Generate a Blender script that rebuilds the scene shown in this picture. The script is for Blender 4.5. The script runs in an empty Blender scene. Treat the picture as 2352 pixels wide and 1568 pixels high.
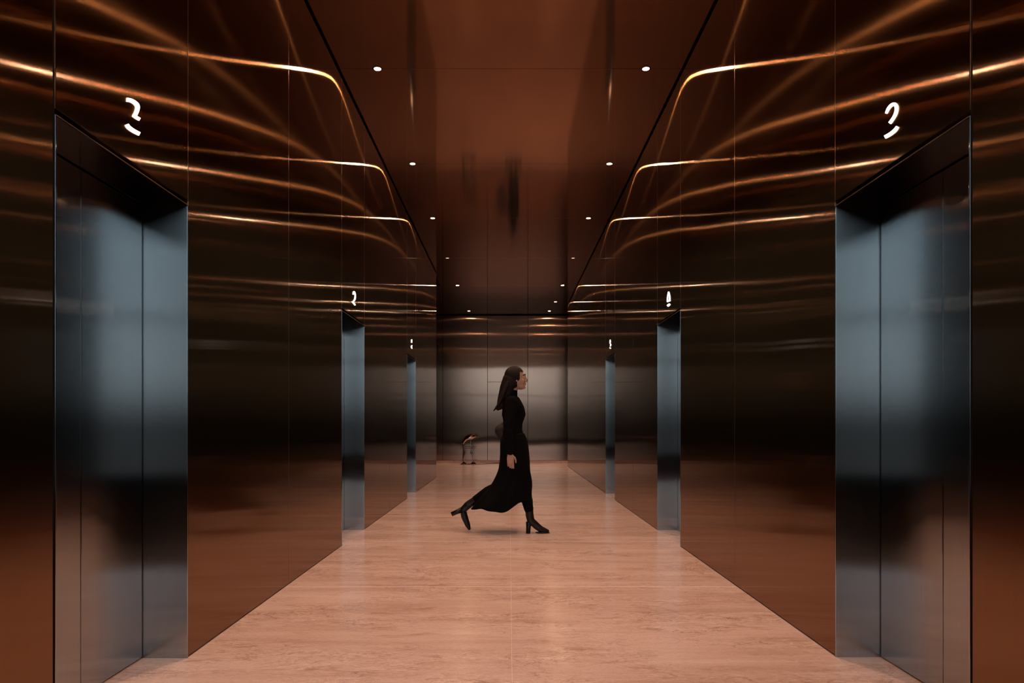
import bpy, bmesh, math, random
from mathutils import Vector, Matrix, noise
PI = math.pi
random.seed(7)
S = bpy.context.scene
C = S.collection

# ---------------------------------------------------------------- camera
cam_d = bpy.data.cameras.new('camera'); cam = bpy.data.objects.new('camera', cam_d); C.objects.link(cam)
cam.location = (0, 0, 1.12); cam.rotation_euler = (PI/2, 0, 0)
cam_d.sensor_width = 36.0; cam_d.lens = 24.0
cam_d.shift_x = 7/2352; cam_d.shift_y = 191/2352
cam_d.clip_start = .05
S.camera = cam
# ---------------------------------------------------------------- world: cool overcast daylight outside the lobby windows
W = bpy.data.worlds.new('World'); S.world = W; W.use_nodes = True
wn = W.node_tree; wn.nodes.clear()
wo = wn.nodes.new('ShaderNodeOutputWorld'); wb = wn.nodes.new('ShaderNodeBackground')
tc = wn.nodes.new('ShaderNodeTexCoord'); sx = wn.nodes.new('ShaderNodeSeparateXYZ'); rp = wn.nodes.new('ShaderNodeValToRGB')
wn.links.new(tc.outputs['Generated'], sx.inputs[0]); wn.links.new(sx.outputs['Z'], rp.inputs[0])
wn.links.new(rp.outputs[0], wb.inputs['Color']); wn.links.new(wb.outputs[0], wo.inputs[0])
r = rp.color_ramp
r.elements[0].position = 0.0; r.elements[0].color = (.11, .11, .11, 1)
r.elements[1].position = .30; r.elements[1].color = (.74, .90, 1.0, 1)
e = r.elements.new(.075); e.color = (.70, .78, .82, 1)
e = r.elements.new(.045); e.color = (.52, .58, .61, 1)
e = r.elements.new(.018); e.color = (.24, .255, .265, 1)
wb.inputs['Strength'].default_value = 2.75
# ---------------------------------------------------------------- exposure
S.view_settings.view_transform = 'Standard'; S.view_settings.look = 'None'
S.view_settings.exposure = 0.0; S.view_settings.gamma = 1.0; S.view_settings.use_curve_mapping = False
S.cycles.use_denoising = True
S.cycles.max_bounces = 10; S.cycles.glossy_bounces = 8; S.cycles.diffuse_bounces = 4
S.cycles.sample_clamp_indirect = 6.0; S.cycles.caustics_reflective = True
S.cycles.blur_glossy = 0.0
LAMP_POWER = 17.0
LAMP_COLOR = (1.0, .615, .415)

# ---------------------------------------------------------------- dimensions (metres)
XL, XR = -1.542, 1.574          # faces of the side walls
HC = 4.34                       # ceiling height
YW0 = 1.2                       # where the corridor begins, beside the camera
YL1, YR1 = 14.5, 18.3           # where the left and right walls end
YF = 20.0                       # far wall
DEP = .213                      # depth of the lift door recess
ZD = 2.175                      # height of the lift openings
BAYL = [(2.318, 3.281), (6.297, 7.283), (10.33, 11.30)]
BAYR = [(2.328, 3.295), (6.264, 7.240), (10.14, 11.12)]

# ---------------------------------------------------------------- materials
def newmat(n):
    m = bpy.data.materials.new(n); m.use_nodes = True; t = m.node_tree; t.nodes.clear()
    o = t.nodes.new('ShaderNodeOutputMaterial'); return m, t, o
def nd(t, k, **kw):
    n = t.nodes.new(k)
    for a, b in kw.items(): setattr(n, a, b)
    return n
def metal(name, col, tangent, rough, aniso, coat_ior=1.33, coat_rough=.08, wave=.0034, wscale=.9, second=(.12, .25, .80), colvar=.06):
    """brushed sheet metal under a clear lacquer: long fine grain along `tangent`, slightly wavy sheet"""
    m, t, o = newmat(name); L = t.links.new
    tx = nd(t, 'ShaderNodeTexCoord'); geo = nd(t, 'ShaderNodeNewGeometry')
    # waviness of the sheet
    nz = nd(t, 'ShaderNodeTexNoise'); nz.inputs['Scale'].default_value = wscale; nz.inputs['Detail'].default_value = 0.0
    L(geo.outputs['Position'], nz.inputs['Vector'])
    bp = nd(t, 'ShaderNodeBump'); bp.inputs['Strength'].default_value = 1.0; bp.inputs['Distance'].default_value = wave
    L(nz.outputs['Fac'], bp.inputs['Height'])
    # fine grain seen as faint lines
    mp = nd(t, 'ShaderNodeMapping'); ms = [260, 260, 260]
    for i in range(3):
        if tangent[i]: ms[i] = 1.2
    mp.inputs['Scale'].default_value = ms
    L(geo.outputs['Position'], mp.inputs['Vector'])
    g = nd(t, 'ShaderNodeTexNoise'); g.inputs['Scale'].default_value = 1.0; g.inputs['Detail'].default_value = 2.0
    L(mp.outputs[0], g.inputs['Vector'])
    mr = nd(t, 'ShaderNodeMapRange'); mr.inputs['From Min'].default_value = .25; mr.inputs['From Max'].default_value = .75
    mr.inputs['To Min'].default_value = 1-colvar; mr.inputs['To Max'].default_value = 1+colvar
    L(g.outputs['Fac'], mr.inputs['Value'])
    cm = nd(t, 'ShaderNodeVectorMath', operation='SCALE'); cm.inputs[0].default_value = col
    L(mr.outputs[0], cm.inputs['Scale'])
    tv = nd(t, 'ShaderNodeCombineXYZ')
    for i in range(3): tv.inputs[i].default_value = tangent[i]
    def gl(r_, a_):
        b = nd(t, 'ShaderNodeBsdfAnisotropic'); b.distribution = 'GGX'
        b.inputs['Roughness'].default_value = r_; b.inputs['Anisotropy'].default_value = a_
        L(cm.outputs[0], b.inputs['Color']); L(bp.outputs[0], b.inputs['Normal']); L(tv.outputs[0], b.inputs['Tangent'])
        return b
    b1 = gl(rough, aniso); b2 = gl(second[1], second[2])
    mx = nd(t, 'ShaderNodeMixShader'); mx.inputs[0].default_value = second[0]
    L(b1.outputs[0], mx.inputs[1]); L(b2.outputs[0], mx.inputs[2])
    fr = nd(t, 'ShaderNodeFresnel'); fr.inputs['IOR'].default_value = coat_ior
    L(bp.outputs[0], fr.inputs['Normal'])
    ct = nd(t, 'ShaderNodeBsdfAnisotropic'); ct.distribution = 'GGX'; ct.inputs['Roughness'].default_value = coat_rough
    ct.inputs['Color'].default_value = (.9, .9, .9, 1); ct.inputs['Anisotropy'].default_value = .75; L(tv.outputs[0], ct.inputs['Tangent']); L(bp.outputs[0], ct.inputs['Normal'])
    m2 = nd(t, 'ShaderNodeMixShader'); L(fr.outputs[0], m2.inputs[0]); L(mx.outputs[0], m2.inputs[1]); L(ct.outputs[0], m2.inputs[2])
    L(m2.outputs[0], o.inputs[0])
    return m
def plain(name, col, rough=.5, metallic=0.0, spec=.5, emit=None, strength=0, coat=0.0):
    m, t, o = newmat(name); p = nd(t, 'ShaderNodeBsdfPrincipled')
    nz = nd(t, 'ShaderNodeTexNoise'); nz.inputs['Scale'].default_value = 35; nz.inputs['Detail'].default_value = 3
    tx = nd(t, 'ShaderNodeTexCoord'); t.links.new(tx.outputs['Object'], nz.inputs['Vector'])
    mr = nd(t, 'ShaderNodeMapRange'); mr.inputs['To Min'].default_value = .88; mr.inputs['To Max'].default_value = 1.12
    t.links.new(nz.outputs['Fac'], mr.inputs['Value'])
    cm = nd(t, 'ShaderNodeVectorMath', operation='SCALE'); cm.inputs[0].default_value = col
    t.links.new(mr.outputs[0], cm.inputs['Scale']); t.links.new(cm.outputs[0], p.inputs['Base Color'])
    p.inputs['Roughness'].default_value = rough; p.inputs['Metallic'].default_value = metallic
    p.inputs['Specular IOR Level'].default_value = spec; p.inputs['Coat Weight'].default_value = coat
    if emit:
        p.inputs['Emission Color'].default_value = (*emit, 1); p.inputs['Emission Strength'].default_value = strength
    t.links.new(p.outputs[0], o.inputs[0]); return m

M = {}
COPPER = (.235, .118, .050)
M['copper'] = metal('brushed_copper_sheet', COPPER, (0, 0, 1), .168, .866)
M['copper_ceiling'] = metal('brushed_copper_ceiling', (.26, .125, .06), (1, 0, 0), .065, .3, wave=.0010, second=(.10, .22, .5))
M['bronze'] = metal('brushed_bronze_sheet', (.37, .23, .168), (0, 0, 1), .12, .80, second=(.15, .22, .7))
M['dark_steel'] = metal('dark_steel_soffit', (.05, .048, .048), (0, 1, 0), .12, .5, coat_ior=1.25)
M['steel'] = metal('brushed_dark_steel', (.37, .385, .395), (0, 0, 1), .157, .84, second=(.10, .2, .6), wave=.0012)
M['edge'] = plain('bright_metal_edge', (.34, .25, .20), .28, 1.0)
M['gap'] = plain('black_shadow_gap', (.004, .004, .004), .9, spec=.1)
M['dark'] = plain('dark_lobby_wall', (.035, .025, .02), .6)
M['carpet'] = plain('dark_lobby_floor', (.022, .014, .010), 1.0, spec=0.0)
M['sign'] = plain('lit_sign', (1, 1, 1), .4, emit=(1.0, .86, .74), strength=3.2)
M['lens'] = plain('lamp_lens', (1, 1, 1), .4, emit=(1.0, .60, .36), strength=430)
M['dim_lens'] = plain('dim_lamp_lens', (1, 1, 1), .4, emit=(1.0, .60, .36), strength=1.5)
M['black_trim'] = plain('black_lamp_trim', (.02, .012, .008), .35, .8)

def floor_mat():
    m, t, o = newmat('polished_travertine'); L = t.links.new
    geo = nd(t, 'ShaderNodeNewGeometry'); sp = nd(t, 'ShaderNodeSeparateXYZ'); L(geo.outputs['Position'], sp.inputs[0])
    def mapped(scale, off=(0, 0, 0), rz=0):
        mp = nd(t, 'ShaderNodeMapping'); mp.inputs['Scale'].default_value = scale; mp.inputs['Location'].default_value = off
        mp.inputs['Rotation'].default_value = (0, 0, rz); L(geo.outputs['Position'], mp.inputs['Vector']); return mp.outputs[0]
    def noise_(v, s, d=5, dist=0.0, rgh=.55):
        n = nd(t, 'ShaderNodeTexNoise'); n.inputs['Scale'].default_value = s; n.inputs['Detail'].default_value = d
        n.inputs['Distortion'].default_value = dist; n.inputs['Roughness'].default_value = rgh; L(v, n.inputs['Vector']); return n.outputs['Fac']
    def ramp(v, stops):
        r_ = nd(t, 'ShaderNodeValToRGB'); cr = r_.color_ramp
        cr.elements[0].position = stops[0][0]; cr.elements[0].color = (*stops[0][1], 1)
        cr.elements[1].position = stops[-1][0]; cr.elements[1].color = (*stops[-1][1], 1)
        for p_, c_ in stops[1:-1]:
            e_ = cr.elements.new(p_); e_.color = (*c_, 1)
        L(v, r_.inputs[0]); return r_.outputs[0]
    def mix(f, a, b, mode='MIX'):
        x = nd(t, 'ShaderNodeMix', data_type='RGBA', blend_type=mode)
        if isinstance(f, float): x.inputs[0].default_value = f
        else: L(f, x.inputs[0])
        for s_, v in ((6, a), (7, b)):
            if isinstance(v, tuple): x.inputs[s_].default_value = (*v, 1)
            else: L(v, x.inputs[s_])
        return x.outputs[2]
    base = ramp(noise_(mapped((.55, 2.6, 1)), 1.6, 6, .6), [(.30, (.63, .455, .40)), (.50, (.73, .55, .495)), (.72, (.79, .62, .57))])
    # long fine horizontal streaks of the vein-cut stone
    st = ramp(noise_(mapped((.7, 9, 1)), 1.5, 5, .4, .65), [(.30, (.74, .62, .54)), (.50, (1, 1, 1)), (.70, (1.05, 1.05, 1.05))])
    c = mix(.28, base, st, 'MULTIPLY')
    wd = ramp(noise_(mapped((.22, 2.3, 1), (2, 3, 0)), 1.5, 4, .3), [(.32, (.80, .72, .66)), (.52, (1, 1, 1)), (.75, (1.05, 1.04, 1.02))])
    c = mix(.6, c, wd, 'MULTIPLY')
    # fine grain
    gr = ramp(noise_(mapped((7, 13, 1)), 7, 5, 1.2, .7), [(.3, (.84, .79, .75)), (.52, (1, 1, 1)), (.75, (1.10, 1.10, 1.10))])
    c = mix(.85, c, gr, 'MULTIPLY')
    # thin wandering veins
    def vein(sc, off, rz, width, dist):
        f = noise_(mapped(sc, off, rz), 1.7, 6, dist, .62)
        a = nd(t, 'ShaderNodeMath', operation='SUBTRACT'); L(f, a.inputs[0]); a.inputs[1].default_value = .5
        b = nd(t, 'ShaderNodeMath', operation='ABSOLUTE'); L(a.outputs[0], b.inputs[0])
        k = nd(t, 'ShaderNodeMapRange'); k.inputs['From Min'].default_value = 0; k.inputs['From Max'].default_value = width
        k.inputs['To Min'].default_value = 1; k.inputs['To Max'].default_value = 0; L(b.outputs[0], k.inputs['Value'])
        return k.outputs[0]
    mask = noise_(mapped((1.1, 2.2, 1), (4, 1, 0)), 1.3, 3)
    mk = nd(t, 'ShaderNodeMapRange'); mk.inputs['From Min'].default_value = .40; mk.inputs['From Max'].default_value = .60; L(mask, mk.inputs['Value'])
    for sc, off, rz, w, d, colr, amt in (((.9, 2.4, 1), (0, 0, 0), .05, .016, 1.4, (.30, .15, .09), .65), ((1.6, 4.2, 1), (3, 7, 0), -.1, .020, 1.0, (.36, .20, .13), .5), ((4, 7.5, 1), (5, 1, 0), .2, .045, 1.6, (.42, .27, .21), .4), ((.6, 2.9, 1), (9, 2, 0), .12, .013, 2.0, (.95, .80, .70), .6)):
        v = vein(sc, off, rz, w, d)
        a = nd(t, 'ShaderNodeMath', operation='MULTIPLY'); L(v, a.inputs[0]); L(mk.outputs[0], a.inputs[1])
        b = nd(t, 'ShaderNodeMath', operation='MULTIPLY'); L(a.outputs[0], b.inputs[0]); b.inputs[1].default_value = amt
        c = mix(b.outputs[0], c, colr)
    # rusty blotches
    bl = nd(t, 'ShaderNodeMapRange'); bl.inputs['From Min'].default_value = .60; bl.inputs['From Max'].default_value = .74
    L(noise_(mapped((1.5, 4.0, 1), (1, 5, 0)), 2.0, 5, .8), bl.inputs['Value'])
    b2 = nd(t, 'ShaderNodeMath', operation='MULTIPLY'); L(bl.outputs[0], b2.inputs[0]); b2.inputs[1].default_value = .55
    c = mix(b2.outputs[0], c, (.36, .17, .085))
    p = nd(t, 'ShaderNodeBsdfPrincipled'); L(c, p.inputs['Base Color'])
    rr = nd(t, 'ShaderNodeMapRange'); rr.inputs['To Min'].default_value = .14; rr.inputs['To Max'].default_value = .21
    L(noise_(mapped((1.5, 6, 1)), 2, 4), rr.inputs['Value']); L(rr.outputs[0], p.inputs['Roughness'])
    p.inputs['Specular IOR Level'].default_value = .26
    bp = nd(t, 'ShaderNodeBump'); bp.inputs['Distance'].default_value = .0006; bp.inputs['Strength'].default_value = .5
    L(noise_(mapped((9, 26, 1)), 6, 4, .3), bp.inputs['Height']); L(bp.outputs[0], p.inputs['Normal'])
    L(p.outputs[0], o.inputs[0]); return m
M['stone'] = floor_mat()
M['joint'] = plain('pale_floor_joint', (.78, .61, .54), .3)
M['joint_dark'] = plain('floor_edge_joint', (.10, .045, .025), .6)
# ---------------------------------------------------------------- object helpers
def link(name, me, mat, parent=None):
    o = bpy.data.objects.new(name, me); C.objects.link(o)
    if mat:
        me.materials.clear(); me.materials.append(mat)
    if parent: o.parent = parent
    return o
def obj(name, bm, mat, parent=None, smooth=False):
    me = bpy.data.meshes.new(name); bmesh.ops.recalc_face_normals(bm, faces=bm.faces); bm.to_mesh(me); bm.free()
    if smooth:
        for p in me.polygons: p.use_smooth = True
    return link(name, me, mat, parent)
def empty(name, loc=(0, 0, 0), rz=0):
    o = bpy.data.objects.new(name, None); C.objects.link(o); o.location = loc; o.rotation_euler = (0, 0, rz); o.empty_display_size = .1; return o
def struct(o): o['kind'] = 'structure'; return o
def tag(o, label, cat, group=None):
    o['label'] = label; o['category'] = cat
    if group: o['group'] = group
    return o
def box(bm, x0, x1, y0, y1, z0, z1, bev=0):
    b = bmesh.new(); r_ = bmesh.ops.create_cube(b, size=1.0)
    for v in r_['verts']: v.co = ((x0+x1)/2+v.co.x*(x1-x0), (y0+y1)/2+v.co.y*(y1-y0), (z0+z1)/2+v.co.z*(z1-z0))
    if bev: bmesh.ops.bevel(b, geom=list(b.edges), offset=bev, segments=2, affect='EDGES', profile=.6)
    me = bpy.data.meshes.new('t'); b.to_mesh(me); b.free(); bm.from_mesh(me); bpy.data.meshes.remove(me)
    return bm
def boxo(name, dims, mat, parent=None, bev=0): return obj(name, box(bmesh.new(), *dims, bev), mat, parent)
def ring_loft(bm, rings, close=True):
    vs = [[bm.verts.new(p) for p in r_] for r_ in rings]; n = len(vs[0])
    for a, b in zip(vs[:-1], vs[1:]):
        for i in range(n): bm.faces.new((a[i], a[(i+1) % n], b[(i+1) % n], b[i]))
    if close: bm.faces.new(vs[0][::-1]); bm.faces.new(vs[-1])
    return bm
def tube(bm, pts, rad, n=14, flat=1.0, side=None):
    """rounded tapering limb through pts; rad per point; `side` = axis along which the section is scaled by flat"""
    pts = [Vector(p) for p in pts]
    if not isinstance(rad, (list, tuple)): rad = [rad]*len(pts)
    rings = []; m = len(pts)
    tans = [(pts[min(i+1, m-1)]-pts[max(i-1, 0)]).normalized() for i in range(m)]
    ref = Vector(side) if side else (Vector((0, 0, 1)) if abs(tans[0].z) < .8 else Vector((0, 1, 0)))
    def rg(c, t_, r_):
        u = (ref - t_*ref.dot(t_)).normalized(); v = t_.cross(u)
        return [c + u*math.cos(a)*r_*flat + v*math.sin(a)*r_ for a in [2*PI*k/n for k in range(n)]]
    for ang in (80, 55, 28): 
        a = math.radians(ang); rings.append(rg(pts[0]-tans[0]*rad[0]*math.sin(a), tans[0], rad[0]*math.cos(a)))
    for i in range(m): rings.append(rg(pts[i], tans[i], rad[i]))
    for ang in (28, 55, 80):
        a = math.radians(ang); rings.append(rg(pts[-1]+tans[-1]*rad[-1]*math.sin(a), tans[-1], rad[-1]*math.cos(a)))
    return ring_loft(bm, rings)
def ell(bm, c, r_, rot=0, seg=24, axis='Y'):
    mt = Matrix.Translation(c) @ Matrix.Rotation(rot, 4, axis) @ Matrix.Diagonal((*r_, 1))
    bmesh.ops.create_uvsphere(bm, u_segments=seg, v_segments=seg//2+2, radius=1, matrix=mt); return bm
def smooth_pts(pts, k=4):
    """catmull-rom through points of any dimension"""
    out = []; n = len(pts)
    for i in range(n-1):
        p0, p1, p2, p3 = pts[max(i-1, 0)], pts[i], pts[i+1], pts[min(i+2, n-1)]
        for j in range(k):
            t_ = j/k
            out.append(tuple(.5*(2*b+(-a+c)*t_+(2*a-5*b+4*c-d)*t_*t_+(-a+3*b-3*c+d)*t_**3) for a, b, c, d in zip(p0, p1, p2, p3)))
    out.append(tuple(pts[-1])); return out
def stube(bm, pts, rad, n=14, k=4, **kw):
    q = smooth_pts([(*p, r_) for p, r_ in zip(pts, rad)], k)
    return tube(bm, [p[:3] for p in q], [p[3] for p in q], n, **kw)
def fused(name, bm, mat, parent, voxel=.005, smooth_it=4, displace=None):
    """closed overlapping shapes melted into one continuous skin"""
    me = bpy.data.meshes.new('tmp'); bm.to_mesh(me); bm.free()
    t_ = bpy.data.objects.new('tmp', me); C.objects.link(t_)
    a = t_.modifiers.new('r', 'REMESH'); a.mode = 'VOXEL'; a.voxel_size = voxel
    b = t_.modifiers.new('s', 'SMOOTH'); b.iterations = smooth_it; b.factor = .5
    dg = bpy.context.evaluated_depsgraph_get(); dg.update()
    out = bpy.data.meshes.new_from_object(t_.evaluated_get(dg))
    bpy.data.objects.remove(t_); bpy.data.meshes.remove(me)
    if displace:
        nn = [v.normal.copy() for v in out.vertices]
        for v, n_ in zip(out.vertices, nn): v.co = displace(v.co.copy(), n_)
    for p in out.polygons: p.use_smooth = True
    out.name = name
    return link(name, out, mat, parent)

# ---------------------------------------------------------------- the setting: floor
fl = struct(boxo('floor', (-9, 9, YW0, YF+.05, -.12, 0), M['stone']))
bm = bmesh.new()
box(bm, .0130, .0148, YW0, YF, 0, .0008)
for y in (2.9, 4.72, 6.55, 8.38, 10.2, 12.03, 13.86, 15.7, 17.5, 19.35): w_ = .0065 if abs(y-4.72) < .01 else .003; box(bm, XL, XR, y-w_, y+w_, 0, .0008)
obj('floor_joint', bm, M['joint'], fl)
bm = bmesh.new()
box(bm, XL-.004, XL+.001, YW0, YL1, 0, .0008); box(bm, XR-.001, XR+.004, YW0, YR1, 0, .0008)
obj('edge_joint', bm, M['joint'], fl)

# ---------------------------------------------------------------- ceiling
cl = struct(boxo('ceiling', (-9, 9, 1.5, YF+.05, HC+.02, HC+.12), M['gap']))
G = .0025
cy = [1.5, 3.96, 6.18, 8.43, 10.65, 13.2, 15.8, 17.9, YF-.012]
for a, b in zip(cy[:-1], cy[1:]):
    boxo('ceiling_panel', (XL-.05 if b <= YL1 + 1.4 else -6, XR+.05 if b < YR1 else 6, a+G, b-G, HC, HC+.03), M['copper_ceiling'], cl, .0015)

# ---------------------------------------------------------------- side walls: copper panels with shadow gaps
def side_wall(name, s, xf, bays, cuts, y_end):
    """s = -1 left, +1 right; xf = face"""
    def X(d0, d1): a, b = xf+s*d0, xf+s*d1; return (min(a, b), max(a, b))
    root = None; bm = bmesh.new(); ys = [YW0] + [v for b in bays for v in b] + [y_end]
    for i in range(0, len(ys), 2): box(bm, *X(.03, .60), ys[i]+(.0 if i == 0 else .02), ys[i+1]-.02, 0, HC+.02)
    for a, b in bays: box(bm, *X(.03, .60), a-.03, b+.03, ZD+.04, HC+.02)
    root = struct(obj(name, bm, M['gap']))
    for i, (a, b) in enumerate(zip(cuts[:-1], cuts[1:])):
        bay = any(abs(a-p) < 1e-6 for p, q in bays)
        z0 = ZD+.020 if bay else .010
        g0 = .005 if abs(a-bays[0][0]) < 1e-6 or abs(b-bays[0][0]) < 1e-6 else .0025
        pan = boxo('wall_panel', (*X(0, .035), a+(g0 if i and abs(a-bays[0][0])<1e-6 else .0025), b-(g0 if abs(b-bays[0][0])<1e-6 else .0025), z0, HC-.030), M['copper'], root, .0018)
    for y in cuts[1:-1]:
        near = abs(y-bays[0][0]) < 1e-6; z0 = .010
        isbay = [p for p, q in bays if abs(p-y) < 1e-6]; isend = [q for p, q in bays if abs(q-y) < 1e-6]
        if near: boxo('gap_shade_strip', (*X(-.0004, .03), y-.010, y-.002, z0, HC-.030), M['gap'], root)  # solid black strip over the joint; the gap's shade is put in as colour
        z1 = ZD+.02 if isbay or isend else z0
        if z1 > .1 or y < 5: boxo('panel_edge', (*X(-.0002, .02), y-.0016, y+.0016, z1, HC-.030), M['edge'], root)
    # end face of the wall, facing down the corridor
    boxo('end_panel', (*X(.006, .60), y_end-.004, y_end+.02, .010, HC-.030), M['copper'], root, .0018)
    boxo('end_panel', (*X(.006, 7.4), YW0-.02, YW0+.002, .010, 5.9), M['dark'], root)
    return root
cutL = [YW0, 2.318, 3.281, 4.78, 6.297, 7.283, 8.81, 10.33, 11.30, 12.9, YL1]
cutR = [YW0, 2.328, 3.295, 4.764, 6.264, 7.240, 8.65, 10.14, 11.12, 12.6, 13.94, 16.1, YR1]
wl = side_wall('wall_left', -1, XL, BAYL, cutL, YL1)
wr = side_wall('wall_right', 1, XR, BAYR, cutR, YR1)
# return walls of the far cross lobby
rl = struct(boxo('wall_left_return', (-6, XL-.60, YL1-.1, YL1, 0, HC+.12), M['copper']))
rr = struct(boxo('wall_right_return', (XR+.60, 6, YR1-.1, YR1, 0, HC+.12), M['copper']))
struct(boxo('wall_left_end', (-6.1, -6, YL1-.1, YF+.1, 0, HC+.12), M['copper']))
struct(boxo('wall_right_end', (6, 6.1, YR1-.1, YF+.1, 0, HC+.12), M['copper']))

# ---------------------------------------------------------------- far wall
wf = struct(boxo('wall_far', (-6, 6, YF+.03, YF+.12, 0, HC+.12), M['gap']))
xs = [-6, -4.5, -3.2, -1.94, -.63, .55, 1.86, 3.2, 4.5, 6]
for a, b in zip(xs[:-1], xs[1:]):
    if a == -.63: continue
    boxo('wall_panel', (a+.004, b-.004, YF, YF+.035, .075, HC-.03), M['bronze'], wf, .002)
boxo('wall_panel', (-.63+.004, .55-.004, YF, YF+.035, 2.37+.006, HC-.03), M['bronze'], wf, .002)
d0 = struct(empty('door_7', (-.04, YF, 0)))
boxo('plinth', (-6, 6, YF+.012, YF+.04, .002, .07), M['stone'], wf)
boxo('door_leaf', (-.59+.004, .59-.004, 0, .035, .075, 2.37), M['bronze'], d0, .002)

# ---------------------------------------------------------------- lift doors
def lift_door(n, s, xf, bay):
    a, b = bay; r_ = struct(empty('door_%d' % n, (xf, (a+b)/2, 0))); h = (b-a)/2
    def B(name, d0, d1, y0, y1, z0, z1, m, bev=0):
        x0, x1 = s*d0, s*d1
        return boxo(name, (min(x0, x1), max(x0, x1), y0, y1, z0, z1), m, r_, bev)
    # steel linings of the opening
    B('jamb', -.001, DEP+.02, h-.009, h-.001, .0, ZD, M['steel'], .0012)
    B('jamb', -.001, DEP+.02, -h+.001, -h+.009, .0, ZD, M['steel'], .0012)
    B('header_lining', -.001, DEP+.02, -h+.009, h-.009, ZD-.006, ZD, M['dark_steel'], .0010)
    B('edge_trim', -.003, .004, -h+.004, h-.004, ZD-.0035, ZD, M['edge'])
    # two leaves meeting in the middle, a black line round them
    for y0, y1 in ((-h+.015, -.0022), (.0022, h-.015)):
        B('door_leaf', DEP, DEP+.03, y0, y1, .008, ZD-.010, M['steel'], .003)
    B('shaft_backing', DEP+.031, DEP+.05, -h, h, 0, ZD, M['gap'])
    B('door_sill', 0.0, DEP+.03, -h+.009, h-.009, -.004, .0015, M['stone'])
    return r_
for i, b in enumerate(BAYL): lift_door(i+1, -1, XL, b)
for i, b in enumerate(BAYR): lift_door(i+4, 1, XR, b)

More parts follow.
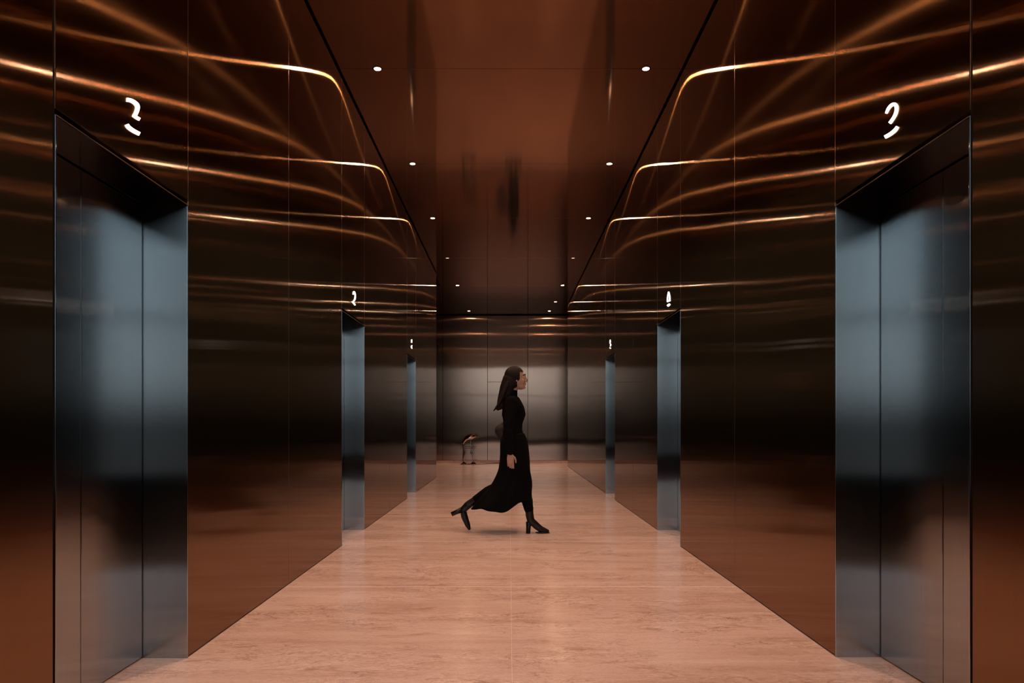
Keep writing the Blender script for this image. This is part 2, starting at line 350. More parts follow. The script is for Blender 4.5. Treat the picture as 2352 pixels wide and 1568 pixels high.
# ---------------------------------------------------------------- illuminated lift numbers
SIGNS = {"L1":[[[[2.7516,2.4207],[2.7555,2.4226],[2.7607,2.425],[2.7659,2.4273],[2.7708,2.4292],[2.7761,2.4307],[2.7823,2.4321],[2.7885,2.4334],[2.7942,2.4342],[2.7994,2.4346],[2.8045,2.4346],[2.8089,2.4343],[2.8121,2.4337],[2.8142,2.433],[2.8155,2.4322],[2.8163,2.4312],[2.8168,2.4298],[2.8171,2.428],[2.8168,2.4255],[2.816,2.4223],[2.8149,2.4187],[2.8134,2.4149],[2.8114,2.4107],[2.8092,2.4063],[2.807,2.4023],[2.8044,2.3985],[2.8015,2.3944],[2.7987,2.3907],[2.7967,2.3879]],[[2.7529,2.4375],[2.7567,2.4391],[2.7626,2.4417],[2.7701,2.4447],[2.7781,2.4476],[2.786,2.4498],[2.7939,2.4518],[2.8018,2.4534],[2.8093,2.4546],[2.8166,2.4554],[2.8236,2.4558],[2.8301,2.4558],[2.8358,2.4552],[2.8403,2.4538],[2.8437,2.4517],[2.846,2.449],[2.8472,2.4455],[2.8472,2.4413],[2.8462,2.4367],[2.8446,2.4321],[2.8427,2.4274],[2.8404,2.4224],[2.8376,2.4172],[2.8345,2.412],[2.8314,2.407],[2.8281,2.402],[2.8245,2.3972],[2.8215,2.3932],[2.8195,2.3905]]],[[[2.793,2.3807],[2.7975,2.3808],[2.8042,2.381],[2.8117,2.3813],[2.8189,2.3817],[2.8259,2.3826],[2.8327,2.3836],[2.8386,2.3847],[2.8427,2.3854]],[[2.8074,2.3975],[2.812,2.3977],[2.8186,2.3979],[2.8258,2.3982],[2.8322,2.3986],[2.838,2.3991],[2.8441,2.3999],[2.8496,2.4006],[2.8536,2.4011]]],[[[2.7413,2.3217],[2.7425,2.3205],[2.7446,2.3184],[2.7486,2.3161],[2.7548,2.3145],[2.7631,2.3141],[2.7728,2.3142],[2.7835,2.3147],[2.7944,2.3155],[2.8067,2.317],[2.8201,2.3191],[2.832,2.3211],[2.8404,2.3225]],[[2.7648,2.338],[2.7666,2.3369],[2.7684,2.3356],[2.7706,2.3345],[2.7742,2.3339],[2.7805,2.3337],[2.7892,2.3338],[2.7991,2.3343],[2.809,2.3351],[2.8201,2.3363],[2.8326,2.3381],[2.8444,2.3399],[2.8526,2.3411]]]],"R1":[[[[2.84,2.4129],[2.8369,2.4148],[2.833,2.4176],[2.8284,2.4204],[2.8236,2.4224],[2.8187,2.4238],[2.813,2.425],[2.8072,2.4256],[2.8018,2.4255],[2.7968,2.425],[2.7922,2.424],[2.7892,2.4229],[2.7888,2.4227],[2.7879,2.4218],[2.7853,2.4189],[2.7828,2.4153],[2.7812,2.4119],[2.7804,2.4081],[2.7806,2.4037],[2.7816,2.3992],[2.7834,2.3951],[2.7857,2.3915],[2.7888,2.3882],[2.7928,2.3852],[2.7976,2.3822],[2.8046,2.3792],[2.8132,2.3761],[2.8216,2.3735],[2.8274,2.3716]],[[2.8519,2.4209],[2.8503,2.4237],[2.8477,2.4276],[2.8441,2.4318],[2.8398,2.4352],[2.8343,2.4375],[2.8281,2.4392],[2.8215,2.4404],[2.8148,2.4408],[2.8078,2.4404],[2.8003,2.4392],[2.7916,2.4366],[2.7816,2.4315],[2.7731,2.4247],[2.7668,2.4178],[2.7621,2.4109],[2.7591,2.4042],[2.7582,2.3981],[2.7588,2.3925],[2.7605,2.3873],[2.7629,2.3827],[2.7661,2.3786],[2.7701,2.375],[2.7748,2.3718],[2.7805,2.3688],[2.788,2.3655],[2.7969,2.3623],[2.8052,2.3596],[2.811,2.3577]]],[[[2.8486,2.3133],[2.8416,2.3125],[2.8314,2.3112],[2.8199,2.31],[2.8092,2.3092],[2.7994,2.309],[2.7898,2.309],[2.7808,2.3094],[2.7727,2.3102],[2.7662,2.3122],[2.7611,2.3148],[2.7574,2.3172],[2.7551,2.3189]],[[2.8609,2.3308],[2.8537,2.33],[2.8436,2.3287],[2.8327,2.3275],[2.823,2.3267],[2.814,2.3264],[2.8051,2.3264],[2.7969,2.3267],[2.7902,2.3273],[2.7845,2.3281],[2.7794,2.3295],[2.775,2.331],[2.7716,2.332]]]],"L2":[[[[6.7697,2.4098],[6.7732,2.416],[6.7776,2.4248],[6.7832,2.4333],[6.7885,2.4378],[6.7847,2.4364],[6.7839,2.4361],[6.7899,2.4362],[6.7973,2.435],[6.8045,2.4312],[6.8114,2.425],[6.8166,2.4174],[6.8191,2.4095],[6.8196,2.4012],[6.8178,2.392],[6.8133,2.3827],[6.8057,2.374],[6.7932,2.3652],[6.7756,2.3556],[6.7569,2.3463],[6.7418,2.3389],[6.7321,2.3343],[6.7261,2.3319],[6.7214,2.3303],[6.7169,2.3287]],[[6.7338,2.4039],[6.7355,2.4097],[6.7381,2.4183],[6.7425,2.4274],[6.7511,2.4356],[6.7755,2.4443],[6.8021,2.4487],[6.8226,2.4492],[6.8374,2.447],[6.8481,2.4423],[6.8569,2.4356],[6.8635,2.4276],[6.8672,2.4191],[6.8677,2.41],[6.8658,2.4001],[6.8606,2.3896],[6.8511,2.3789],[6.8344,2.3677],[6.8132,2.3565],[6.7924,2.3466],[6.7761,2.339],[6.7645,2.3336],[6.7544,2.3296],[6.7474,2.3271],[6.7434,2.3257]]],[[[6.7038,2.3237],[6.7157,2.3226],[6.7328,2.3209],[6.7514,2.3191],[6.7677,2.3172],[6.7829,2.3155],[6.7981,2.3136],[6.8114,2.3119],[6.8211,2.3107]],[[6.7423,2.338],[6.7543,2.3369],[6.7717,2.3352],[6.7909,2.3334],[6.8083,2.3315],[6.8232,2.3292],[6.8375,2.3267],[6.8496,2.3244],[6.8578,2.3228]]]],"L3":[[[[10.7573,2.4629],[10.7573,2.4525],[10.7573,2.4373],[10.7573,2.4221],[10.7573,2.4117]],[[10.8683,2.4767],[10.8683,2.4662],[10.8683,2.4509],[10.8683,2.4355],[10.8683,2.425]]],[[[10.8233,2.3804],[10.8038,2.3746],[10.7749,2.3657],[10.746,2.355],[10.7299,2.3442],[10.7441,2.3365],[10.7707,2.3308],[10.7982,2.3265],[10.8169,2.3236]],[[10.8949,2.3825],[10.8807,2.3766],[10.8597,2.3686],[10.8437,2.3612],[10.8403,2.3568],[10.8456,2.3524],[10.864,2.3471],[10.8863,2.3423],[10.9014,2.3387]]]],"R2":[[[[6.7406,2.4326],[6.7491,2.4263],[6.7611,2.4172],[6.7736,2.4064],[6.7834,2.3952],[6.7893,2.3824],[6.7931,2.3681],[6.7956,2.3551],[6.7978,2.3461]],[[6.7132,2.4258],[6.7199,2.4191],[6.7301,2.4097],[6.7405,2.3987],[6.7481,2.3876],[6.752,2.375],[6.754,2.3606],[6.7547,2.3474],[6.7551,2.3381]]],[[[6.7336,2.4299],[6.7287,2.4207],[6.7206,2.4075],[6.7125,2.393],[6.7075,2.3799],[6.7058,2.3674],[6.7063,2.3545],[6.708,2.343],[6.7094,2.335]],[[6.7062,2.4258],[6.6971,2.4161],[6.6847,2.4023],[6.6723,2.3869],[6.6627,2.3725],[6.6582,2.359],[6.6562,2.3453],[6.6552,2.3333],[6.654,2.3249]]],[[[6.778,2.3354],[6.7521,2.333],[6.7145,2.3297],[6.6774,2.3264],[6.6522,2.3242]],[[6.7961,2.3494],[6.77,2.3471],[6.7323,2.3436],[6.6949,2.3402],[6.6696,2.3379]]],[[[6.7469,2.2856],[6.7369,2.2854],[6.7236,2.2853],[6.7094,2.2852],[6.6966,2.2848],[6.6859,2.2857],[6.6727,2.2862],[6.6602,2.2868],[6.6519,2.2874]],[[6.7989,2.3082],[6.7914,2.309],[6.7797,2.3099],[6.7655,2.3108],[6.7504,2.3115],[6.7314,2.3101],[6.7123,2.3086],[6.6956,2.307],[6.6838,2.3056]]]],"R3":[[[[10.6374,2.444],[10.6473,2.4357],[10.6572,2.4231],[10.6671,2.4104],[10.677,2.402]],[[10.5851,2.4375],[10.5753,2.4268],[10.5656,2.4119],[10.5558,2.3969],[10.5461,2.3863]]],[[[10.6718,2.3874],[10.6493,2.381],[10.6173,2.3721],[10.5906,2.3638],[10.5805,2.3588],[10.5849,2.3549],[10.6032,2.3503],[10.6264,2.3462],[10.6423,2.3431]],[[10.6207,2.3885],[10.5973,2.3822],[10.5617,2.3728],[10.5256,2.3619],[10.5034,2.3511],[10.5125,2.3433],[10.5368,2.3378],[10.5629,2.3339],[10.5803,2.3313]]],[[[10.6924,2.3205],[10.6683,2.3154],[10.6329,2.3081],[10.5977,2.3008],[10.574,2.2958]],[[10.653,2.3262],[10.6269,2.3215],[10.5896,2.3145],[10.5525,2.3075],[10.5269,2.3028]]]]}
SL = {'L1': 'white lit angular stencil number 2 above the nearest left lift door',
      'R1': 'white lit rounded stencil number 2 above the nearest right lift door',
      'L2': 'white lit stencil number 2 above the second lift door on the left',
      'R2': 'white lit pointed stencil sign above the second lift door on the right',
      'L3': 'tiny white lit stencil number above the farthest lift door on the left',
      'R3': 'tiny white lit stencil number above the farthest lift door on the right'}
for k, strokes in SIGNS.items():
    s, xf = (-1, XL) if k[0] == 'L' else (1, XR)
    ys = [p[0] for st in strokes for side in st for p in side]; zs = [p[1] for st in strokes for side in st for p in side]
    cy_, cz = sum(ys)/len(ys), sum(zs)/len(zs)
    root = tag(empty('floor_number_sign', (xf, cy_, cz)), SL[k], 'sign', None)
    for st in strokes:
        bm = bmesh.new()
        rings = [[(-s*.003, p[0]-cy_, p[1]-cz), (-s*.003, q[0]-cy_, q[1]-cz), (s*.002, q[0]-cy_, q[1]-cz), (s*.002, p[0]-cy_, p[1]-cz)] for p, q in zip(*st)]
        ring_loft(bm, rings)
        obj('lit_stroke', bm, M['sign'], root)

# ---------------------------------------------------------------- ceiling downlights
ORD = ['', 'nearest', 'second', 'third', 'fourth', 'fifth', 'sixth', 'seventh']
def downlight(x, y, z, label, power=1.0, lens='lens', group='recessed ceiling downlights'):
    r_ = tag(empty('ceiling_downlight', (x, y, z)), label, 'ceiling light', group)
    bm = bmesh.new(); n = 32
    prof = [(.030, .004), (.030, -.002), (.034, -.0035), (.043, -.003), (.046, 0.0), (.046, .004)]
    rings = [[(R_*math.cos(2*PI*k/n), R_*math.sin(2*PI*k/n), zz) for k in range(n)] for R_, zz in prof]
    ring_loft(bm, rings, close=False)
    obj('trim_ring', bm, M['black_trim'], r_, True)
    bm = bmesh.new(); bmesh.ops.create_circle(bm, cap_ends=True, segments=32, radius=.030, matrix=Matrix.Translation((0, 0, -.0008)))
    bmesh.ops.create_circle(bm, cap_ends=True, segments=32, radius=.0299, matrix=Matrix.Translation((0, 0, .003)))
    obj('lens', bm, M[lens], r_)
    ld = bpy.data.lights.new('lamp_light', 'AREA'); ld.shape = 'DISK'; ld.size = .060; ld.spread = math.radians(118); ld.energy = LAMP_POWER*power; ld.color = LAMP_COLOR
    lo = bpy.data.objects.new('lamp_light', ld); C.objects.link(lo); lo.parent = r_; lo.location = (0, 0, -.006)
    return r_
XA, XB = -1.19, 1.24
rows = [(1.0, None), (6.18, 'first'), (8.43, 'second'), (10.65, 'third'), (13.2, 'fourth'), (15.78, 'fifth')]
for y, w in ((3.96, 'just above the frame'), (1.72, 'over the camera')):
    for x, sd in ((XA, 'left'), (XB, 'right')): downlight(x, y, HC, 'round recessed downlight overhead, %s on the %s' % (w, sd))
for y, w in ((6.18, 'nearest to the camera'), (8.43, 'second from the camera'), (10.65, 'third from the camera'), (15.78, 'beyond the dark fourth seam')):
    for x, sd in ((XA, 'left'), (XB, 'right')):
        downlight(x, y, HC, 'bright warm round ceiling downlight, %s row, %s' % (sd, w), 1.0 if y < 9 else .75)
for x, sd in ((XA, 'left'), (XB, 'right')):
    downlight(x, 13.2, HC, 'dim round ceiling downlight, %s row, between third and fifth lamps' % sd, .12, 'dim_lens')
downlight(1.22, 17.9, HC, 'small bright downlight, right side, last but one before far wall')
downlight(-1.135, 19.34, HC, 'small bright downlight closest to the far wall on the left')
downlight(1.147, 19.34, HC, 'small bright downlight closest to the far wall on the right')

# ---------------------------------------------------------------- lobby behind the camera with its daylight windows
YB = -6.0
lob = struct(boxo('floor_lobby', (-9, 9, YB-.2, YW0, -.12, -.002), M['carpet']))
struct(boxo('ceiling_lobby', (-9, 9, YB-.2, 1.5, 6.2, 6.3), M['dark']))
struct(boxo('wall_lobby_lintel', (-9, 9, 1.5, 1.52, HC, 6.2), M['dark']))
struct(boxo('wall_lobby_left', (-9.1, -9, YB-.2, YW0, 0, 6.2), M['dark']))
struct(boxo('wall_lobby_right', (9, 9.1, YB-.2, YW0, 0, 6.2), M['dark']))
SILL, WTOP = .15, 5.7
struct(boxo('wall_lobby_back', (-9, 9, YB-.2, YB, 0, SILL), M['dark']))
struct(boxo('wall_lobby_top', (-9, 9, YB-.2, YB, WTOP, 6.2), M['dark']))
mg, tg, og = newmat('window_glass')
tr = nd(tg, 'ShaderNodeBsdfTransparent'); tr.inputs[0].default_value = (.92, .95, .96, 1); gg = nd(tg, 'ShaderNodeBsdfGlossy'); gg.inputs['Roughness'].default_value = .02
fg = nd(tg, 'ShaderNodeFresnel'); mg2 = nd(tg, 'ShaderNodeMixShader'); tg.links.new(fg.outputs[0], mg2.inputs[0]); tg.links.new(tr.outputs[0], mg2.inputs[1]); tg.links.new(gg.outputs[0], mg2.inputs[2]); tg.links.new(mg2.outputs[0], og.inputs[0])
for i in range(6):
    x0 = -9+3*i
    w = struct(empty('window_%d' % (i+1), (x0+1.5, YB-.1, SILL)))
    bm = bmesh.new(); H = WTOP-SILL
    for xx in (-1.5, 1.46): box(bm, xx, xx+.04, -.05, .05, 0, H)
    for zz in (0, 2.9, H-.06): box(bm, -1.5, 1.5, -.05, .05, zz, zz+.06)
    obj('window_frame', bm, M['gap'], w)
    boxo('pane', (-1.44, 1.44, -.004, .004, .06, H-.06), mg, w)
# ---------------------------------------------------------------- walking woman (walks towards +X, seen from her right side)
M['skin'] = plain('skin', (.42, .25, .19), .5)
M['cloth'] = plain('black_cloth', (.002, .002, .0022), .9, spec=.08)
M['knit'] = plain('black_knit', (.0025, .0025, .0028), .9, spec=.08)
M['leather'] = plain('black_leather', (.004, .0035, .0035), .42, spec=.3, coat=.05)
M['hair'] = plain('dark_brown_hair', (.012, .006, .0045), .6, spec=.2)
M['eye'] = plain('eye_white', (.6, .57, .54), .25)
M['iris'] = plain('dark_iris', (.02, .012, .008), .2)
M['lip'] = plain('lips', (.42, .16, .13), .45)
P0 = (0, 7.11, 0)
root = tag(empty('person', P0), 'person with long dark hair and flowing black skirt striding in heeled boots', 'person')
R_, L_ = -1, 1                                    # right side is nearer the camera (-Y)
bm = bmesh.new()
# head: cranium, face, jaw, nose, brow, chin, cheek, lips, ears
HX, HZ = .083, 1.612
ell(bm, (HX-.018, 0, HZ+.005), (.094, .075, .100))
ell(bm, (HX+.018, 0, HZ-.035), (.070, .063, .088))
ell(bm, (HX+.030, 0, HZ-.088), (.056, .050, .040), .25)
ell(bm, (HX+.072, 0, HZ-.106), (.019, .024, .016))
ell(bm, (HX+.074, 0, HZ+.030), (.020, .048, .013))
for s in (-1, 1):
    ell(bm, (HX+.055, s*.034, HZ-.035), (.026, .022, .024))
    ell(bm, (HX-.010, s*.066, HZ-.022), (.018, .008, .028), -.2)
stube(bm, [(HX+.080, 0, HZ+.018), (HX+.091, 0, HZ-.006), (HX+.100, 0, HZ-.028), (HX+.092, 0, HZ-.040)], [.009, .0095, .012, .010], 12)
for s in (-1, 1): ell(bm, (HX+.092, s*.010, HZ-.036), (.010, .008, .007))
ell(bm, (HX+.082, 0, HZ-.063), (.013, .024, .007)); ell(bm, (HX+.080, 0, HZ-.076), (.012, .021, .0075))
# neck, torso
stube(bm, [(HX-.03, 0, HZ-.06), (HX-.040, 0, HZ-.13), (.030, 0, 1.42), (.022, 0, 1.37)], [.050, .048, .052, .07], 18)
def torso(bm, g=0.0, z_top=True):
    secs = [(.050, .935, .108, .160), (.045, 1.00, .100, .150), (.040, 1.07, .085, .125), (.042, 1.14, .088, .128), (.050, 1.22, .108, .145), (.046, 1.30, .100, .160), (.030, 1.365, .082, .165), (.026, 1.405, .062, .110)]
    rings = []
    for xc, z, rx, ry in smooth_pts(secs, 3):
        rings.append([(xc+(rx+g)*math.cos(2*PI*k/28), (ry+g)*math.sin(2*PI*k/28), z) for k in range(28)])
    ring_loft(bm, rings)
torso(bm)
# legs: thigh, knee, calf, ankle, foot
HIPS = {R_: (.055, R_*.085, .93), L_: (.035, L_*.085, .93)}
KNEE = {R_: (.178, R_*.075, .535), L_: (-.085, L_*.075, .495)}
ANK = {R_: (.218, R_*.070, .165), L_: (-.445, L_*.070, .270)}
stube(bm, [HIPS[R_], (.115, R_*.085, .73), KNEE[R_], (.175, R_*.073, .40), (.205, R_*.071, .25), ANK[R_]], [.085, .072, .050, .050, .038, .034], 18)
stube(bm, [HIPS[L_], (-.020, L_*.083, .71), KNEE[L_], (-.22, L_*.073, .41), (-.35, L_*.071, .325), ANK[L_]], [.085, .070, .050, .050, .038, .034], 18)
tube(bm, [(.225, R_*.07, .12), (.30, R_*.07, .06), (.375, R_*.07, .030)], [.022, .020, .010], 12)
tube(bm, [(-.47, L_*.07, .235), (-.445, L_*.07, .14), (-.435, L_*.07, .075)], [.018, .018, .010], 12)
# arms
SH = {s: (.028, s*.165, 1.350) for s in (R_, L_)}
EL = {R_: (-.005, R_*.225, 1.075), L_: (.050, L_*.215, 1.070)}
WR = {R_: (.010, R_*.215, .830), L_: (.125, L_*.205, .850)}
for s in (R_, L_):
    mid = tuple(Vector(SH[s]).lerp(Vector(EL[s]), .5)); m2 = tuple(Vector(EL[s]).lerp(Vector(WR[s]), .35))
    stube(bm, [SH[s], mid, EL[s], m2, WR[s]], [.050, .044, .036, .037, .025], 16)
def hand(bm, w, dirv, side, curl):
    """palm and five bent fingers; dirv = forearm direction, fingers curl forwards (+X), thumb towards +X"""
    d = Vector(dirv).normalized(); out = Vector((0, side, 0)); out = (out-d*out.dot(d)).normalized(); fw = out.cross(d)
    if fw.x < 0: fw = -fw
    w = Vector(w)
    # the palm faces the body; knuckle row runs back (little) to front (index)
    tube(bm, [w, w+d*.045, w+d*.080], [.026, .036, .035], 14, flat=.42, side=tuple(out))
    L0 = {0: (.040, .0082), 1: (.045, .0085), 2: (.041, .0083), 3: (.032, .0075)}
    for i in range(4):
        off = fw*(.029-.019*i); l, r0 = L0[i]
        b = w+d*.082+off; inn = -out
        a1, a2, a3 = curl*.5+.05*i, curl*1.2+.08*i, curl*1.8+.1*i
        p1 = b+(d*math.cos(a1)+inn*math.sin(a1))*l; p2 = p1+(d*math.cos(a2)+inn*math.sin(a2))*l*.66; p3 = p2+(d*math.cos(a3)+inn*math.sin(a3))*l*.5
        tube(bm, [b-d*.02, b, p1, p2, p3], [r0, r0*1.03, r0*.95, r0*.86, r0*.74], 10)
    t0 = w+d*.022+fw*.020; t1 = t0+(fw*.75+d*.75-out*.25).normalized()*.040; t2 = t1+(fw*.25+d*1.0-out*.3).normalized()*.030; t3 = t2+(d*1.0-out*.35-fw*.05).normalized()*.022
    tube(bm, [t0, t1, t2, t3], [.0145, .0115, .0098, .0082], 10)
hand(bm, WR[R_], (.06, .02, -1), R_, .42)
hand(bm, WR[L_], (.25, -.05, -1), L_, .50)
skin = fused('body', bm, M['skin'], root, .0042, 3)
skin['label'] = 'light skin of face, neck and hands'
# face details
for s in (-1, 1):
    bm = bmesh.new(); ell(bm, (HX+.071, s*.030, HZ+.004), (.012, .013, .0085), seg=16); e_ = obj('eye', bm, M['eye'], root, True)
    bm = bmesh.new(); ell(bm, (HX+.0805, s*.031, HZ+.004), (.0035, .0050, .0050), seg=12); obj('iris', bm, M['iris'], e_, True)
    bm = bmesh.new(); stube(bm, [(HX+.088, s*.014, HZ+.026), (HX+.086, s*.032, HZ+.031), (HX+.070, s*.050, HZ+.026)], [.0030, .0036, .0018], 8); obj('eyebrow', bm, M['hair'], root, True)
bm = bmesh.new(); ell(bm, (HX+.0885, 0, HZ-.063), (.009, .021, .0055)); ell(bm, (HX+.0865, 0, HZ-.0755), (.009, .018, .006)); fused('lips', bm, M['lip'], root, .0015, 3)
# long hair swinging back
bm = bmesh.new()
ell(bm, (HX-.028, 0, HZ+.018), (.103, .088, .102))
ell(bm, (HX-.055, 0, HZ-.040), (.085, .084, .100))
stube(bm, [(HX-.06, 0, HZ-.02), (HX-.095, 0, HZ-.11), (-.035, 0, 1.42), (-.068, .0, 1.345), (-.115, 0, 1.285)], [.086, .080, .074, .060, .020], 20)
for i in range(16):
    y_ = -.075+.15*i/15; k_ = random.uniform(-.02, .02)
    stube(bm, [(HX-.085+k_, y_*.95, HZ-.06), (-.045+k_, y_*1.1, 1.45), (-.085+k_, y_*1.15, 1.36+k_), (-.135+k_*1.5, y_*1.2, 1.29+k_*1.6)], [.020, .020, .015, .004], 8)
def hair_disp(c, n):
    # carve away from the face, groove into strands
    a = math.atan2(c.y, c.x-(HX-.05)); g_ = math.sin(a*34+c.z*9+2*noise.noise(c*12))
    return c+n*(g_*.0022)
hr = fused('hair', bm, M['hair'], root, .005, 3, hair_disp)
# cut the hair back from the face
bmx = bmesh.new(); bmx.from_mesh(hr.data)
kill = [v for v in bmx.verts if v.co.x > HX+.030-.25*max(0, v.co.z-(HZ+.045))*0 and v.co.z < HZ+.055 and v.co.x > HX+.030]
bmesh.ops.delete(bmx, geom=kill, context='VERTS'); bmx.to_mesh(hr.data); bmx.free()
# black long-sleeved top
bm = bmesh.new(); torso(bm, .014)
stube(bm, [(.024, 0, 1.385), (.030, 0, 1.43), (.036, 0, 1.455)], [.075, .060, .058], 20)
for s in (R_, L_):
    mid = tuple(Vector(SH[s]).lerp(Vector(EL[s]), .5)); m2 = tuple(Vector(EL[s]).lerp(Vector(WR[s]), .35)); cf = tuple(Vector(EL[s]).lerp(Vector(WR[s]), .93))
    stube(bm, [SH[s], mid, EL[s], m2, cf], [.064, .058, .050, .050, .037], 18)
def knit_disp(c, n): return c+n*(.004*noise.noise(c*14)+.003*noise.noise(c*30))
fused('top', bm, M['knit'], root, .007, 4, knit_disp)
# flowing midi skirt
secs = [(0.0, .050, 1.03, .108, .150), (.12, .052, .945, .140, .178), (.30, .060, .80, .150, .185), (.50, .055, .65, .160, .185), (.68, .025, .50, .195, .190), (.84, -.030, .37, .250, .205), (1.0, -.065, .285, .285, .220)]
bm = bmesh.new(); rings = []; NS = 72
def hem(a):                                  # hem height offset by direction: lifted in front, dipped behind the middle
    return .050*math.cos(a)+.035*math.cos(2*a)+.018*math.sin(5*a)
for t_, xc, z, rx, ry in smooth_pts(secs, 4):
    rg = []
    for k in range(NS):
        a = 2*PI*k/NS; f = 1+.055*t_*t_*math.sin(9*a+1.5*t_)+.03*t_*math.sin(14*a+4*t_)
        bx = -.035*t_**3 if math.cos(a) < -.3 else 0
        rg.append((xc+rx*f*math.cos(a)+bx, ry*f*math.sin(a), z+hem(a)*t_**4))
    rings.append(rg)
vs = [[bm.verts.new(p) for p in r2] for r2 in rings]
for a_, b_ in zip(vs[:-1], vs[1:]):
    for i in range(NS): bm.faces.new((a_[i], a_[(i+1) % NS], b_[(i+1) % NS], b_[i]))
sk = obj('skirt', bm, M['cloth'], root, True)
md = sk.modifiers.new('thickness', 'SOLIDIFY'); md.thickness = .004; md.offset = 0
# black tights
for s, ctl in ((R_, [(.115, R_*.085, .73), KNEE[R_], (.175, R_*.073, .40), (.205, R_*.071, .25)]), (L_, [(-.020, L_*.083, .71), KNEE[L_], (-.22, L_*.073, .41), (-.35, L_*.071, .325)])):
    bm = bmesh.new(); stube(bm, ctl, [.082, .0605, .0605, .048], 20); obj('stocking', bm, M['cloth'], root, True)
# heeled ankle boots
def boot(pts_leg, pts_foot, heel):
    bm = bmesh.new()
    stube(bm, pts_leg[0], pts_leg[1], 18); stube(bm, pts_foot[0], pts_foot[1], 16, flat=.95, side=(0, 0, 1))
    tube(bm, [pts_leg[0][-1], pts_foot[0][0]], [pts_leg[1][-1]*.98, pts_foot[1][0]*.98], 16)
    b = fused('boot', bm, M['leather'], root, .0042, 4, lambda c, n: c+n*.0025*noise.noise(c*26))
    bm = bmesh.new()
    (hx0, hz0), (hx1, hz1), wy = heel
    d = Vector((hx1-hx0, 0, hz1-hz0)).normalized(); q = Vector((d.z, 0, -d.x)); y0 = pts_foot[0][0][1]
    rings = []
    for tt, w1 in ((0, .030), (.5, .024), (1, .023)):
        c = Vector((hx0, y0, hz0)).lerp(Vector((hx1, y0, hz1)), tt)
        rings.append([c+q*w1*math.cos(2*PI*k/16)+Vector((0, 1, 0))*w1*.95*math.sin(2*PI*k/16) for k in range(16)])
    ring_loft(bm, rings); obj('heel', bm, M['leather'], b, True)
    return b
y_ = R_*.07
b = boot(([(.196, y_, .345), (.208, y_, .25), (.215, y_, .175)], [.050, .043, .042]), ([(.226, y_, .130), (.262, y_, .098), (.315, y_, .052), (.365, y_, .032), (.398, y_, .025)], [.040, .039, .036, .029, .018]), ((.205, .118), (.197, .0), .03))
bm = bmesh.new(); tube(bm, [(.30, y_, .010), (.34, y_, .0075), (.402, y_, .0075)], [.030, .036, .022], 14, flat=.20, side=(0, 0, 1)); obj('sole', bm, M['leather'], b, True)
y_ = L_*.07
b = boot(([(-.285, y_, .365), (-.37, y_, .315), (-.437, y_, .270)], [.050, .043, .041]), ([(-.475, y_, .232), (-.475, y_, .185), (-.455, y_, .120), (-.432, y_, .060), (-.420, y_, .030)], [.038, .038, .035, .028, .019]), ((-.500, .225), (-.603, .178), .03))

# ---------------------------------------------------------------- sculptures at the far wall
M['chrome'] = plain('polished_chrome', (.50, .46, .44), .05, 1.0)
M['dark_chrome'] = plain('dark_chrome', (.10, .075, .065), .12, 1.0)
M['red'] = plain('red_bead', (.45, .07, .04), .2, coat=.5)
M['grey_cloth'] = plain('grey_cloth', (.03, .027, .028), .8)
YC = 19.3; k = YC/1568
def fx(px): return (px-1169)*k
def fz(py): return 1.12+(975-py)*k
cx = fx(1077)
ch = tag(empty('chrome_sculpture', (cx, YC, 0)), 'small spindly chrome sculpture on two thin legs before the far wall', 'sculpture')
def lp(px, py, y=0): return (fx(px)-cx, y, fz(py))
bm = bmesh.new()
stube(bm, [lp(1064, 1020, .0), lp(1068, 1012, .0), lp(1075, 1006, .0), lp(1086, 1002, .0), lp(1091, 1001.5, .0)], [.030, .055, .082, .072, .040], 18)
obj('body', bm, M['chrome'], ch, True)
bm = bmesh.new(); ell(bm, lp(1091, 1001), (.026, .026, .026)); obj('head', bm, M['red'], ch, True)
for yy, p in ((-.05, [(1062, 1021), (1064.5, 1030), (1065.5, 1043), (1063.5, 1053), (1065, 1064)]), (.05, [(1081, 1012), (1083, 1028), (1082, 1041), (1084.5, 1052), (1087, 1065)])):
    bm = bmesh.new(); stube(bm, [lp(a, b_, yy) for a, b_ in p], [.020, .014, .028, .012, .014], 12); obj('leg', bm, M['chrome'] if yy > 0 else M['dark_chrome'], ch, True)
bm = bmesh.new(); stube(bm, [lp(1081, 1017, -.06), lp(1084, 1027, -.06), lp(1087.5, 1037, -.06)], [.012, .016, .008], 10); obj('strut', bm, M['chrome'], ch, True)
bm = bmesh.new(); bmesh.ops.create_cone(bm, cap_ends=True, segments=40, radius1=.215, radius2=.225, depth=.012, matrix=Matrix.Translation((lp(1075, 0)[0], 0, fz(1028.5)))@Matrix.Diagonal((1, .6, 1, 1))); obj('tray', bm, M['dark_chrome'], ch, True)
for px, yy in ((1066, -.05), (1087, .05)):
    bm = bmesh.new(); bmesh.ops.create_cone(bm, cap_ends=True, segments=24, radius1=.075, radius2=.02, depth=.05, matrix=Matrix.Translation((fx(px)-cx, yy, .045))); obj('foot', bm, M['dark_chrome'], ch, True)
bm = bmesh.new(); box(bm, fx(1058)-cx, fx(1094)-cx, -.11, .11, .003, .020, .004); obj('base_plate', bm, M['dark_chrome'], ch)
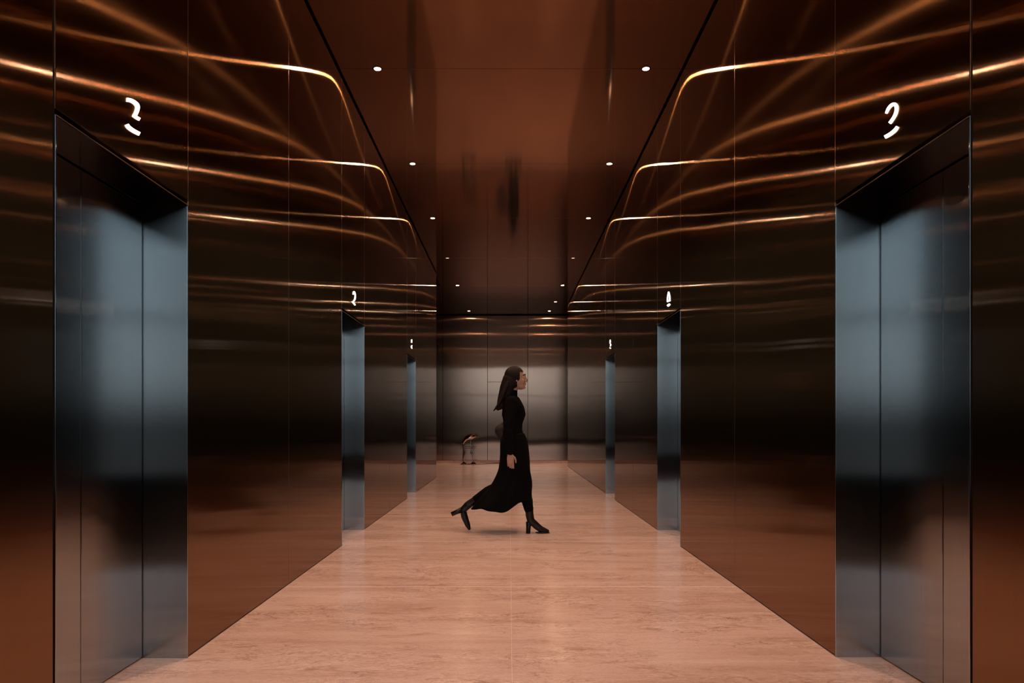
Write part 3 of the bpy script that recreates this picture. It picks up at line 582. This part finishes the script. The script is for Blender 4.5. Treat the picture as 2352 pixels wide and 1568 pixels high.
for p in ([(1069, 1011), (1068.5, 1007)], [(1087, 998.5), (1087.5, 995.5)], [(1062, 1018), (1060.5, 1017)]):
    bm = bmesh.new(); tube(bm, [lp(*p[0]), lp(*p[1])], [.008, .006], 8); obj('spike', bm, M['chrome'], ch, True)
# standing sculpture hidden for the most part by the walking person
sx_ = .13; st = tag(empty('standing_sculpture', (sx_, 19.6, 0)), 'dark upright figure sculpture by the far wall, mostly hidden behind the walking person', 'sculpture')
bm = bmesh.new()
rings = [[(xc+rx*math.cos(2*PI*j/24), ry*math.sin(2*PI*j/24), z) for j in range(24)] for z, xc, rx, ry in [(.42, 0, .13, .12), (.7, 0, .15, .13), (1.0, 0, .15, .13), (1.3, 0, .16, .13), (1.52, 0, .13, .11), (1.60, 0, .05, .05), (1.66, .01, .06, .06), (1.76, .01, .085, .08), (1.86, .01, .06, .06)]]
ring_loft(bm, rings); obj('torso', bm, M['cloth'], st, True)
bm = bmesh.new(); stube(bm, [(-.12, -.10, 1.12), (-.26, -.12, 1.06), (-.40, -.12, .95), (-.30, -.12, .78), (-.15, -.10, .75)], [.05, .11, .13, .10, .05], 16, flat=.7, side=(0, 1, 0)); stube(bm, [(-.22, -.12, 1.16), (-.28, -.12, 1.13), (-.30, -.12, 1.02)], [.05, .07, .08], 14); obj('draped_cloth', bm, M['grey_cloth'], st, True)
for s in (-1, 1):
    bm = bmesh.new(); stube(bm, [(s*.06, 0, .45), (s*.065, 0, .25), (s*.07, 0, .05)], [.035, .02, .03], 12); obj('leg', bm, M['dark_chrome'], st, True)
bm = bmesh.new(); box(bm, -.24, .24, -.16, .16, .003, .045, .006); obj('base_plate', bm, M['dark_chrome'], st)
# thin cable running over the floor between the two
bm = bmesh.new(); stube(bm, [(fx(1093), YC, .006), (fx(1112), YC+.10, .006), (fx(1130), YC+.35, .006), (fx(1146), YC+.45, .006)], [.005]*4, 8)
tag(obj('floor_cable', bm, M['cloth'], None, True), 'thin black cable lying on the stone floor beside the chrome sculpture', 'cable')
